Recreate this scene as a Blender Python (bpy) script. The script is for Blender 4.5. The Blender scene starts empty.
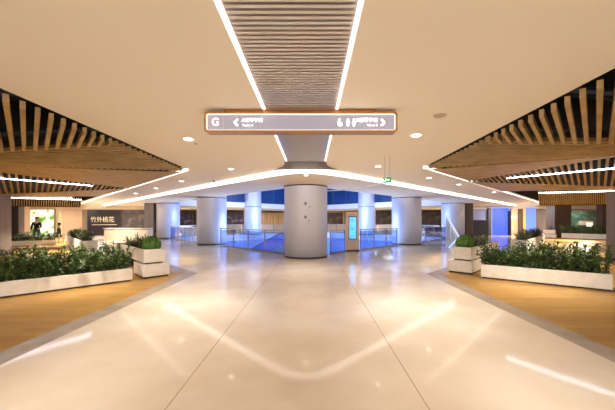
import bpy, bmesh, math, random
from mathutils import Vector, Matrix
from mathutils.geometry import tessellate_polygon
random.seed(7)
S = bpy.context.scene
COL = S.collection
PI = math.pi
R2 = math.sqrt(0.5)
CH = 3.15          # ceiling height
EYE = 1.6
F = 284.0          # focal length in pixels of a 615 wide frame

# ------------------------------------------------------------------ materials
def lin(c):
    return tuple((v/12.92 if v <= .04045 else ((v+.055)/1.055)**2.4) for v in (x/255 for x in c))
def mat(name, rgb, rough=.5, metal=0., emit=None, estr=0., spec=None, trans=0., alpha=1.):
    m = bpy.data.materials.new(name); m.use_nodes = True
    b = m.node_tree.nodes['Principled BSDF']
    b.inputs['Base Color'].default_value = (*lin(rgb), 1)
    b.inputs['Roughness'].default_value = rough
    b.inputs['Metallic'].default_value = metal
    if spec is not None: b.inputs['Specular IOR Level'].default_value = spec
    if emit: b.inputs['Emission Color'].default_value = (*lin(emit), 1); b.inputs['Emission Strength'].default_value = estr
    b.inputs['Transmission Weight'].default_value = trans
    b.inputs['Alpha'].default_value = alpha
    return m
def noisy(m, rgb2, scale=(1,1,1), nscale=5., lo=.35, hi=.7, detail=4., rough=None, rot=0.):
    """mix the base colour with rgb2 through stretched object-space noise"""
    nt = m.node_tree; b = nt.nodes['Principled BSDF']
    tc = nt.nodes.new('ShaderNodeTexCoord'); mp = nt.nodes.new('ShaderNodeMapping')
    mp.inputs['Scale'].default_value = scale; mp.inputs['Rotation'].default_value = (0,0,rot)
    n = nt.nodes.new('ShaderNodeTexNoise'); n.inputs['Scale'].default_value = nscale; n.inputs['Detail'].default_value = detail
    r = nt.nodes.new('ShaderNodeMapRange'); r.inputs[1].default_value = lo; r.inputs[2].default_value = hi
    mx = nt.nodes.new('ShaderNodeMix'); mx.data_type = 'RGBA'
    mx.inputs[6].default_value = b.inputs['Base Color'].default_value[:]
    mx.inputs[7].default_value = (*lin(rgb2), 1)
    nt.links.new(tc.outputs['Object'], mp.inputs[0]); nt.links.new(mp.outputs[0], n.inputs['Vector'])
    nt.links.new(n.outputs['Fac'], r.inputs[0]); nt.links.new(r.outputs[0], mx.inputs[0])
    nt.links.new(mx.outputs[2], b.inputs['Base Color'])
    return m
M = {}
M['ceiling'] = mat('ceiling_paint', (246,236,218), .75)
M['soffit'] = mat('soffit_paint', (240,224,200), .7)
M['cream'] = mat('cream_paint', (232,214,186), .6)
M['taupe'] = noisy(mat('taupe_panel', (150,132,116), .5), (128,112,98), (1,1,.3), 2)
M['void'] = mat('plenum_black', (22,20,20), .9)
M['duct'] = mat('duct_dark_grey', (52,52,56), .5, .4)
M['slat'] = noisy(mat('slat_wood', (186,156,106), .5), (160,130,84), (1,1,1), 3)
M['slatfill'] = noisy(mat('slat_wood_dark', (170,138,94), .55), (146,116,76), (1,1,1), 3)
M['grey_pillar'] = noisy(mat('pillar_cladding', (148,138,134), .45), (132,122,118), (3,3,.2), 3)
M['brown_pillar'] = noisy(mat('brown_cladding', (92,78,70), .45), (76,64,58), (4,4,.2), 3)
M['tan_pillar'] = mat('tan_cladding', (196,166,132), .5)
M['column'] = mat('column_satin_metal', (222,224,240), .42, .38)
M['mark'] = mat('grey_mark', (132,130,146), .5)
M['darkring'] = mat('dark_ring', (70,66,70), .4, .6)
M['planter'] = noisy(mat('planter_stone', (248,242,234), .4), (238,230,220), (1,1,1), 6)
M['plinth'] = mat('planter_plinth', (70,56,44), .6)
M['soil'] = noisy(mat('soil', (46,34,26), .95), (30,22,16), (1,1,1), 30)
M['steel'] = mat('brushed_steel', (176,180,190), .25, .9)
M['bronze'] = mat('bronze_metal', (196,150,96), .3, .85)
M['copper'] = mat('copper_plate', (176,116,78), .35, .8)
M['signface'] = mat('sign_face', (158,154,166), .3, 0, (160,156,172), .3)
M['signwhite'] = mat('sign_white', (255,255,255), .4, 0, (255,250,245), 1.0)
M['signedge'] = mat('sign_edge_light', (255,245,230), .4, 0, (255,240,220), .6)
M['coolled'] = mat('cool_led', (255,255,255), .4, 0, (226,234,255), 14)
M['cove'] = mat('cove_led', (255,255,255), .4, 0, (255,246,238), 1.25)
M['edgeled'] = mat('edge_led', (255,255,255), .4, 0, (255,244,236), .75)
M['lens'] = mat('lamp_lens', (255,255,255), .4, 0, (255,244,226), 5)
M['white'] = mat('white_paint', (238,234,228), .5)
M['rib'] = mat('ribbed_metal', (216,210,208), .3, .6)
M['flare'] = mat('flare_metal', (170,162,160), .3, .6)
M['black'] = mat('black', (18,18,20), .4)
M['navy'] = noisy(mat('navy_display', (44,38,72), .3), (150,134,184), (1,1,1.6), 1.1, .5, .75)
M['bluewall'] = mat('blue_wall', (44,64,190), .5, 0, (60,84,235), .45)
M['skyblue'] = mat('blue_panel', (90,120,225), .5, 0, (110,140,250), .5)
M['screen'] = noisy(mat('kiosk_screen', (70,150,225), .2, 0, (80,165,240), .9), (30,70,150), (1,1,1), 3, .52, .6)
M['exit'] = mat('exit_green', (40,150,80), .4, 0, (30,150,80), .3)
M['board'] = mat('sign_board_black', (40,34,40), .35)
M['boardtext'] = mat('sign_board_letters', (200,180,150), .4, 0, (220,190,150), .35)
M['counter'] = mat('counter_cream', (244,226,196), .4)
M['orange'] = mat('orange_glow', (230,170,80), .5, 0, (240,170,70), .5)
M['poster'] = noisy(mat('tan_poster', (216,176,130), .5), (236,220,214), (1,1,1), 1.2, .5, .6)
M['skin'] = mat('skin', (206,160,132), .5)
M['hair'] = mat('dark_hair', (40,30,26), .6)
M['hairb'] = mat('brown_hair', (120,82,50), .6)
M['shirt'] = mat('dark_jacket', (30,28,36), .8)
M['jeans'] = mat('blue_jeans', (60,76,110), .8)
M['leaf'] = noisy(mat('leaf_green', (70,100,52), .4), (138,156,92), (1,1,1), 14, .5, .68)
M['leaf2'] = noisy(mat('leaf_deep_green', (58,88,52), .4), (128,150,100), (1,1,1), 12, .5, .7)
M['ball'] = noisy(mat('leaf_bright_green', (108,152,60), .5), (74,116,42), (1,1,1), 14)
M['purple'] = noisy(mat('leaf_purple', (98,64,70), .5), (62,44,50), (1,1,1), 12)
M['lime'] = noisy(mat('leaf_lime', (128,150,70), .5), (92,120,48), (1,1,1), 12)
M['stem'] = mat('plant_stem', (78,66,44), .7)
M['fascia'] = mat('fascia_white', (236,230,226), .5)
M['gold'] = mat('gold_trim', (205,172,120), .45)
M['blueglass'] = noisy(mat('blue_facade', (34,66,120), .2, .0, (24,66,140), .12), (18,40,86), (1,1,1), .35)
M['bluefloor'] = mat('blue_lower_floor', (140,165,210), .4)
M['curtain'] = noisy(mat('curtain_tan', (190,160,120), .7), (120,96,70), (8,8,.2), 1.5)
M['shopdark'] = noisy(mat('shop_dark_interior', (58,48,44), .6), (120,100,84), (1,1,1), 1.3, .5, .75)
M['picture'] = noisy(mat('picture_dark_green', (40,62,52), .35), (96,120,92), (1,1,2), 1.6, .5, .75)
M['violet'] = mat('violet_wall', (160,160,205), .6)

def mix_floor():
    """polished cream stone with two dark joint lines running away from the camera and faint slab joints"""
    m = mat('polished_stone', (234,214,188), .075, spec=.42)
    nt = m.node_tree; b = nt.nodes['Principled BSDF']
    tc = nt.nodes.new('ShaderNodeTexCoord'); sep = nt.nodes.new('ShaderNodeSeparateXYZ')
    nt.links.new(tc.outputs['Object'], sep.inputs[0])
    n = nt.nodes.new('ShaderNodeTexNoise'); n.inputs['Scale'].default_value = 1.3; n.inputs['Detail'].default_value = 7
    nt.links.new(tc.outputs['Object'], n.inputs['Vector'])
    mx = nt.nodes.new('ShaderNodeMix'); mx.data_type = 'RGBA'
    mx.inputs[6].default_value = (*lin((226,210,188)),1); mx.inputs[7].default_value = (*lin((214,194,168)),1)
    r = nt.nodes.new('ShaderNodeMapRange'); r.inputs[1].default_value = .35; r.inputs[2].default_value = .7
    nt.links.new(n.outputs['Fac'], r.inputs[0]); nt.links.new(r.outputs[0], mx.inputs[0])
    prev = mx.outputs[2]
    def math_(op, a, bb):
        q = nt.nodes.new('ShaderNodeMath'); q.operation = op
        for i, v in enumerate((a, bb)):
            if isinstance(v, (int, float)): q.inputs[i].default_value = v
            else: nt.links.new(v, q.inputs[i])
        return q.outputs[0]
    for x0, col, wdt in ((-1.24,(182,158,132),.007), (.99,(182,158,132),.007)):
        d = math_('ABSOLUTE', math_('SUBTRACT', sep.outputs[0], x0), 0)
        f = math_('LESS_THAN', d, wdt)
        k = nt.nodes.new('ShaderNodeMix'); k.data_type = 'RGBA'
        nt.links.new(f, k.inputs[0]); nt.links.new(prev, k.inputs[6]); k.inputs[7].default_value = (*lin(col),1)
        prev = k.outputs[2]
    # faint cross joints every 2.23 m
    y = math_('PINGPONG', sep.outputs[1], 1.115)
    f = math_('MULTIPLY', math_('LESS_THAN', y, .004), .35)
    k = nt.nodes.new('ShaderNodeMix'); k.data_type = 'RGBA'
    nt.links.new(f, k.inputs[0]); nt.links.new(prev, k.inputs[6]); k.inputs[7].default_value = (*lin((170,146,120)),1)
    nt.links.new(k.outputs[2], b.inputs['Base Color'])
    return m
M['stone'] = mix_floor()
M['band'] = noisy(mat('stone_band', (176,158,138), .22), (156,138,120), (1,1,1), 3)

def wood_floor():
    m = mat('wood_floor', (206,152,84), .35)
    nt = m.node_tree; b = nt.nodes['Principled BSDF']
    tc = nt.nodes.new('ShaderNodeTexCoord'); mp = nt.nodes.new('ShaderNodeMapping')
    mp.inputs['Rotation'].default_value = (0,0,0)
    nt.links.new(tc.outputs['Object'], mp.inputs[0])
    br = nt.nodes.new('ShaderNodeTexBrick')
    br.inputs['Color1'].default_value = (*lin((190,148,70)),1); br.inputs['Color2'].default_value = (*lin((170,128,56)),1)
    br.inputs['Mortar'].default_value = (*lin((146,106,54)),1); br.inputs['Scale'].default_value = 1
    br.inputs['Brick Width'].default_value = 1.4; br.inputs['Row Height'].default_value = .15; br.inputs['Mortar Size'].default_value = .003
    nt.links.new(mp.outputs[0], br.inputs['Vector'])
    m2 = nt.nodes.new('ShaderNodeMapping'); m2.inputs['Scale'].default_value = (.6,9,1)
    nt.links.new(mp.outputs[0], m2.inputs[0])
    n = nt.nodes.new('ShaderNodeTexNoise'); n.inputs['Scale'].default_value = 3; n.inputs['Detail'].default_value = 5
    nt.links.new(m2.outputs[0], n.inputs['Vector'])
    mx = nt.nodes.new('ShaderNodeMix'); mx.data_type = 'RGBA'; mx.blend_type = 'MULTIPLY'
    r = nt.nodes.new('ShaderNodeMapRange'); r.inputs[1].default_value = .3; r.inputs[2].default_value = .75; r.inputs[4].default_value = .55
    nt.links.new(n.outputs['Fac'], r.inputs[0]); nt.links.new(r.outputs[0], mx.inputs[0])
    nt.links.new(br.outputs[0], mx.inputs[6]); mx.inputs[7].default_value = (*lin((210,180,140)),1)
    nt.links.new(mx.outputs[2], b.inputs['Base Color'])
    return m
M['wood'] = wood_floor()

def glass_mat(name, tint, fac=.22, rough=.03):
    """thin clear sheet: mostly see-through with a tinted sheen"""
    m = bpy.data.materials.new(name); m.use_nodes = True
    nt = m.node_tree; nt.nodes.clear()
    o = nt.nodes.new('ShaderNodeOutputMaterial'); t = nt.nodes.new('ShaderNodeBsdfTransparent')
    t.inputs[0].default_value = (*lin(tint),1)
    g = nt.nodes.new('ShaderNodeBsdfGlossy'); g.inputs['Roughness'].default_value = rough
    g.inputs['Color'].default_value = (.9,.95,1,1)
    fr = nt.nodes.new('ShaderNodeLayerWeight'); fr.inputs[0].default_value = .5
    pw = nt.nodes.new('ShaderNodeMath'); pw.operation = 'POWER'; pw.inputs[1].default_value = 4
    ml = nt.nodes.new('ShaderNodeMath'); ml.operation = 'MULTIPLY_ADD'; ml.inputs[1].default_value = .7; ml.inputs[2].default_value = fac*.4
    mx = nt.nodes.new('ShaderNodeMixShader')
    nt.links.new(fr.outputs['Facing'], pw.inputs[0]); nt.links.new(pw.outputs[0], ml.inputs[0]); nt.links.new(ml.outputs[0], mx.inputs[0])
    nt.links.new(t.outputs[0], mx.inputs[1]); nt.links.new(g.outputs[0], mx.inputs[2]); nt.links.new(mx.outputs[0], o.inputs[0])
    return m
M['glass'] = glass_mat('railing_glass', (190,214,248), .4)
M['shopglass'] = glass_mat('shop_glass', (235,240,250), .1)
# frosted bluish glass
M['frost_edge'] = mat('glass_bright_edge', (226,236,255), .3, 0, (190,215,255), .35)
M['frost'] = mat('frosted_glass', (206,222,250), .3, 0, None, 0, None, 0., .75)

def mural():
    m = mat('garden_mural', (232,226,196), .5, 0)
    nt = m.node_tree; b = nt.nodes['Principled BSDF']
    tc = nt.nodes.new('ShaderNodeTexCoord')
    n = nt.nodes.new('ShaderNodeTexNoise'); n.inputs['Scale'].default_value = .9; n.inputs['Detail'].default_value = 3
    nt.links.new(tc.outputs['Object'], n.inputs['Vector'])
    cr = nt.nodes.new('ShaderNodeValToRGB'); e = cr.color_ramp.elements
    e[0].position = .32; e[0].color = (*lin((40,70,40)),1); e[1].position = .7; e[1].color = (*lin((60,80,60)),1)
    for p, c in ((.43,(120,160,70)), (.5,(235,232,205)), (.58,(245,240,225)), (.63,(190,160,100))):
        q = e.new(p); q.color = (*lin(c),1)
    nt.links.new(n.outputs['Fac'], cr.inputs[0]); nt.links.new(cr.outputs[0], b.inputs['Base Color'])
    nt.links.new(cr.outputs[0], b.inputs['Emission Color']); b.inputs['Emission Strength'].default_value = .55
    return m
M['mural'] = mural()

# ------------------------------------------------------------------ mesh helpers
def obj(name, bm, m, parent=None, smooth=False):
    me = bpy.data.meshes.new(name); bm.normal_update(); bm.to_mesh(me); bm.free()
    if smooth:
        for p in me.polygons: p.use_smooth = True
    me.materials.append(m)
    o = bpy.data.objects.new(name, me); COL.objects.link(o)
    if parent:
        o.parent = parent
    return o
def tag(o, label=None, cat=None, group=None, kind=None):
    if label: o['label'] = label
    if cat: o['category'] = cat
    if group: o['group'] = group
    if kind: o['kind'] = kind
    return o
def struct(name, bm, m, parent=None, smooth=False):
    o = obj(name, bm, m, parent, smooth)
    if not parent: o['kind'] = 'structure'
    return o
def thing(name, label, cat, loc=(0,0,0), rz=0, group=None):
    o = bpy.data.objects.new(name, None); COL.objects.link(o)
    o.location = loc; o.rotation_euler = (0,0,rz); o.empty_display_size = .1
    o['kind'] = 'thing'
    return tag(o, label, cat, group)
def copy_tree(o, parent=None):
    c = o.copy(); COL.objects.link(c)
    if parent: c.parent = parent
    for ch in list(o.children): copy_tree(ch, c)
    return c
def box(bm, x0, x1, y0, y1, z0, z1, mtx=None):
    vs = [Vector((x,y,z)) for z in (z0,z1) for y in (y0,y1) for x in (x0,x1)]
    if mtx: vs = [mtx @ v for v in vs]
    v = [bm.verts.new(p) for p in vs]
    for f in ((0,2,3,1),(4,5,7,6),(0,1,5,4),(2,6,7,3),(0,4,6,2),(1,3,7,5)): bm.faces.new([v[i] for i in f])
    return bm
def B(*a, **k): return box(bmesh.new(), *a, **k)
def bevelled(bm, w=.01, seg=2):
    bmesh.ops.bevel(bm, geom=list(bm.edges), offset=w, segments=seg, affect='EDGES', profile=.5)
    return bm
def cyl(bm, c, r, z0, z1, n=48, r2=None, cap=True):
    r2 = r if r2 is None else r2
    a = [bm.verts.new((c[0]+r*math.cos(2*PI*i/n), c[1]+r*math.sin(2*PI*i/n), z0)) for i in range(n)]
    b = [bm.verts.new((c[0]+r2*math.cos(2*PI*i/n), c[1]+r2*math.sin(2*PI*i/n), z1)) for i in range(n)]
    for i in range(n): bm.faces.new((a[i], a[(i+1)%n], b[(i+1)%n], b[i]))
    if cap: bm.faces.new(a[::-1]); bm.faces.new(b)
    return bm
def beam(bm, p, q, w, h):
    """bar from p to q: w wide across, h tall; its underside lies on the line"""
    p, q = Vector(p), Vector(q); d = (q-p).normalized()
    s = Vector((d.y,-d.x,0)).normalized()*w/2; u = Vector((0,0,h))
    v = [bm.verts.new(x) for x in (p-s,p+s,q+s,q-s,p-s+u,p+s+u,q+s+u,q-s+u)]
    for f in ((0,3,2,1),(4,5,6,7),(0,1,5,4),(1,2,6,5),(2,3,7,6),(3,0,4,7)): bm.faces.new([v[i] for i in f])
    return bm
def tube(bm, pts, r, n=8):
    pts = [Vector(p) for p in pts]; rings = []
    for i, p in enumerate(pts):
        t = (pts[min(i+1,len(pts)-1)]-pts[max(i-1,0)]).normalized()
        a = t.orthogonal().normalized() if abs(t.z) > .95 else Vector((t.y,-t.x,0)).normalized()
        b = t.cross(a)
        rings.append([bm.verts.new(p+r*(math.cos(2*PI*k/n)*a+math.sin(2*PI*k/n)*b)) for k in range(n)])
    for A, C in zip(rings, rings[1:]):
        for k in range(n): bm.faces.new((A[k],A[(k+1)%n],C[(k+1)%n],C[k]))
    bm.faces.new(rings[0][::-1]); bm.faces.new(rings[-1])
    return bm
def slab(outline, z0, z1, holes=()):
    """flat plate (z0..z1) of any outline, with holes"""
    bm = bmesh.new()
    loops = [outline]+list(holes)
    flat = [p for l in loops for p in l]
    tris = tessellate_polygon([[Vector((x,y,0)) for x,y in l] for l in loops])
    lo = [bm.verts.new((x,y,z0)) for x,y in flat]; hi = [bm.verts.new((x,y,z1)) for x,y in flat]
    for t in tris:
        a, b, c = t
        pa, pb, pc = flat[a], flat[b], flat[c]
        if (pb[0]-pa[0])*(pc[1]-pa[1])-(pb[1]-pa[1])*(pc[0]-pa[0]) < 0: b, c = c, b
        try: bm.faces.new((hi[a],hi[b],hi[c])); bm.faces.new((lo[a],lo[c],lo[b]))
        except ValueError: pass
    k = 0
    for l in loops:
        n = len(l)
        for i in range(n):
            a, b = k+i, k+(i+1)%n
            try: bm.faces.new((lo[a],lo[b],hi[b],hi[a]))
            except ValueError: pass
        k += n
    bmesh.ops.recalc_face_normals(bm, faces=bm.faces)
    return bm
def text(body, size, loc, m, parent, rot=(PI/2,0,0), name='lettering', align='CENTER'):
    c = bpy.data.curves.new(name, 'FONT'); c.body = body; c.size = size; c.extrude = .003
    c.align_x = align; c.align_y = 'CENTER'; c.materials.append(m)
    o = bpy.data.objects.new(name, c); COL.objects.link(o)
    bpy.context.view_layer.update()
    me = bpy.data.meshes.new_from_object(o.evaluated_get(bpy.context.evaluated_depsgraph_get())); bpy.data.objects.remove(o)
    if not me.materials: me.materials.append(m)
    o = bpy.data.objects.new(name, me); COL.objects.link(o); o.location = loc; o.rotation_euler = rot; o.parent = parent
    return o
def at(u, v, Y):  # photograph pixel -> point at depth Y
    return Vector(((u-312)*Y/F, Y, EYE+(220-v)*Y/F))

# ------------------------------------------------------------------ camera
cd = bpy.data.cameras.new('camera'); cam = bpy.data.objects.new('camera', cd); COL.objects.link(cam)
cam.location = (0,0,EYE); cam.rotation_euler = (PI/2,0,0)
cd.sensor_width = 36; cd.lens = F/615*36; cd.shift_x = -4.5/615; cd.shift_y = 15/615; cd.clip_start = .05; cd.clip_end = 300
S.camera = cam

# ------------------------------------------------------------------ floors
CX = -.27; CYD = 25.2; HD = 12.9
diamond = [(CX,CYD-HD),(CX+HD,CYD),(CX,CYD+HD),(CX-HD,CYD)]
# wooden seating decks: left and right, with a grey stone band round their rim
def deck(side):
    x0, yc = (-3.44, 8.55) if side < 0 else (3.40, 8.45)
    W = 29
    # outer outline (stone band outer edge)
    def outline(inset):
        xx = x0+side*inset
        # far edge runs at 45 degrees from the corner
        off = inset*(math.sqrt(2)-1) if False else inset*(1+math.sqrt(2)-2*.0)
        yy = yc-inset*(math.sqrt(2)-1)-0
        e = W-abs(xx)
        yl = min(yy+e, 29.8)
        return [(xx,-6),(xx,yy),(xx+side*(yl-yy),yl),(side*W,29.8) if yl >= 29.8 else (side*W,yl),(side*W,-6)]
    return outline(0), outline(.34)
outl, inl = deck(-1); outr, inr = deck(1)
fl = slab([(-32,-8),(32,-8),(32,46),(-32,46)], -.35, 0, [diamond, outl, outr])
struct('floor', fl, M['stone'])
for nm, o, i in (('left',outl,inl),('right',outr,inr)):
    ro = [p for p in o]; ri = [p for p in i]
    # band: strip between outer and inner along near edge and far edge
    ring = [ro[0],ro[1],ro[2],ri[2],ri[1],ri[0]]
    struct('floor_band_'+nm, slab(ring,-.35,0), M['band'])
    struct('floor_deck_'+nm, slab([ri[0],ri[1],ri[2]]+ro[3:5],-.35,0), M['wood'])
# lower level seen through the void
struct('floor_lower', slab([(CX,CYD-HD-6),(CX+HD+6,CYD),(CX,CYD+HD+6),(CX-HD-6,CYD)],-5.2,-5), M['bluefloor'])

# ------------------------------------------------------------------ ceilings
def cove(x): return 7.86+math.sqrt((x+.2)**2+.36)
def bevpts(xs, f): return [(x,f(x)) for x in xs]
LXf = lambda y: -3.664-.028*(y-3.335)
RXf = lambda y: 3.09+.035*(y-2.9)
LTIP, RTIP = (LXf(8.47),8.47), (RXf(8.05),8.05)
LX, RX = LXf(-7), RXf(-7)
SX0, SX1, SY = -.69, .365, 7.5
xl = [-.175,-.5,-.8,-1.2,-1.7,-2.4,-3.5,-5.5,-8,-12,-16,-21.5]
xr = [-.175,.1,.4,.8,1.3,2,3.1,5.1,7.6,11.6,15.6,21.1]
left = [(LX,-7),(SX0,-7),(SX0,SY),(-.175,SY)]+bevpts(xl,cove)+[(LTIP[0]-21,LTIP[1]+21)]+[LTIP]
right = [(RX,-7),(SX1,-7),(SX1,SY),(-.175,SY)]+bevpts(xr,cove)+[(RTIP[0]+21,RTIP[1]+21)]+[RTIP]
struct('ceiling', slab(left,CH,CH+.06), M['ceiling'])
struct('ceiling_right', slab(right,CH,CH+.06), M['ceiling'])
# lowered soffit along the atrium
SZ = 3.07; FZ = 3.0
def rowedge(x): return 12.5-.25+abs(x-CX)
so = bevpts(xl[::-1],cove)+bevpts(xr[1:],cove)+[(23.5,rowedge(23.5)),(CX,rowedge(CX)),(-24,rowedge(-24))]
struct('ceiling_soffit', slab(so,SZ,4.4), M['soffit'])
# lit fascia of the cove
cv = bmesh.new()
xs = [x for x in [-21,-16,-12,-9,-7,-5.5,-4.5,-3.6,-3,-2.4,-1.9,-1.5,-1.2,-.95,-.75,-.55,-.38,-.2,0,.17,.35,.55,.8,1.1,1.5,2,2.6,3.2,4.1,5.1,6.6,8.6,11.6,15.6,20.6]]
a = [cv.verts.new((x,cove(x)-.012,CH-.005)) for x in xs]; b = [cv.verts.new((x,cove(x)-.012,FZ)) for x in xs]
c = [cv.verts.new((x,cove(x)+.07,FZ)) for x in xs]; d = [cv.verts.new((x,cove(x)+.07,CH-.005)) for x in xs]
for i in range(len(xs)-1):
    for p, q in ((a,b),(b,c),(c,d),(d,a)): cv.faces.new((p[i],p[i+1],q[i+1],q[i]))
bmesh.ops.recalc_face_normals(cv, faces=cv.faces)
tag(obj('cove_light', cv, M['cove']), 'long white glowing cove light curving along the soffit edge above the round columns', 'cove light', kind='thing')
# dark plenum above the slatted ceilings
struct('ceiling_plenum_left', slab([(-32,-7),(LX-.02,-7),(LTIP[0]-.02,LTIP[1]),(LTIP[0]-21,LTIP[1]+21),(-32,29.5)],4.0,4.06), M['void'])
struct('ceiling_plenum_right', slab([(32,-7),(RX+.02,-7),(RTIP[0]+.02,RTIP[1]),(RTIP[0]+21,RTIP[1]+21),(32,29.5)],4.0,4.06), M['void'])
pl = bmesh.new(); beam(pl,(LX-.03,-7,CH+.06),(LTIP[0]-.03,LTIP[1],CH+.06),.03,.85); beam(pl,(LTIP[0],LTIP[1]+.02,CH+.06),(LTIP[0]-21,LTIP[1]+21.02,CH+.06),.03,.85)
struct('wall_plenum_left', pl, M['void'])
pl = bmesh.new(); beam(pl,(RX+.03,-7,CH+.06),(RTIP[0]+.03,RTIP[1],CH+.06),.03,.85); beam(pl,(RTIP[0],RTIP[1]+.02,CH+.06),(RTIP[0]+21,RTIP[1]+21.02,CH+.06),.03,.85)
struct('wall_plenum_right', pl, M['void'])
# flat cream ceiling of the far shop aisles
struct('ceiling_far_left', slab([(-32,23),(-18.4,23),(-23.7,28.4),(-23.7,30),(-32,30)],CH,CH+.05), M['cream'])
struct('ceiling_far_right', slab([(32,23),(18.2,23),(23.5,28.4),(23.5,30),(32,30)],CH,CH+.05), M['cream'])
struct('ceiling_aisle_left', slab([(-24,30),(-24,46),(CX,46),(CX,CYD+HD),(CX-HD,CYD),(-14,24.5),(-23.9,34)],CH,CH+.05), M['cream'])
struct('ceiling_aisle_right', slab([(24,30),(24,46),(CX,46),(CX,CYD+HD),(CX+HD,CYD),(13.5,24.5),(23.9,34)],CH,CH+.05), M['cream'])
for nm, sx in (('left',-1),('right',1)):
    for k, yy in enumerate((2.6,4.4,6.6)):
        pass

# ------------------------------------------------------------------ slatted ceilings

W_, H_ = .055, .10
zb = 3.03
LEFT = dict(f=LXf, s=-1, y0=-1.32, tip=LTIP, k=(5.51,1.241), drop=.125,
    N1=(-3.76,5.5,3.06), N2=(-3.85,8.35,3.065), L0=(-7.9,4.55,2.5), L1=(-7.35,6.75,2.90), G0=(-4.0,8.56,zb), G1=(-7.5,6.95,2.92),
    TR=(-8.25,12.75,zb), TL=(-9.0,8.2,3.08), A1=(-8.45,13.0,zb), BL=(-12.0,11.2,2.62),
    C0=(-13.0,17.2,zb), C1=(-18.8,17.6,3.05), C2=(-22,14,3.0),
    P0=(-20.0,17.2,3.05), P1=(-15.6,19.2,zb), Q0=(-20.4,17.6,2.5), Q1=(-16.0,19.6,2.5))
RIGHT = dict(f=RXf, s=1, y0=-1.25, tip=RTIP, k=(5.30,1.317), drop=.10,
    N1=(3.22,5.28,3.06), N2=(3.30,7.95,3.065), L0=(7.5,3.95,2.65), L1=(6.5,5.85,2.95), G0=(3.45,8.12,zb), G1=(6.6,6.0,2.97),
    TR=(5.75,10.4,zb), TL=(6.95,6.9,3.07), A1=(5.95,10.7,zb), BL=(9.35,9.3,2.70),
    C0=(9.5,14.2,zb), C1=(14.2,13.4,3.05), C2=(16.5,10.6,3.0),
    P0=(14.6,13.4,3.05), P1=(11.4,14.3,zb), Q0=(15.0,13.8,2.36), Q1=(11.8,14.7,2.38))
def lerp(a, b, t): return tuple(p+(q-p)*t for p, q in zip(a, b))
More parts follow.
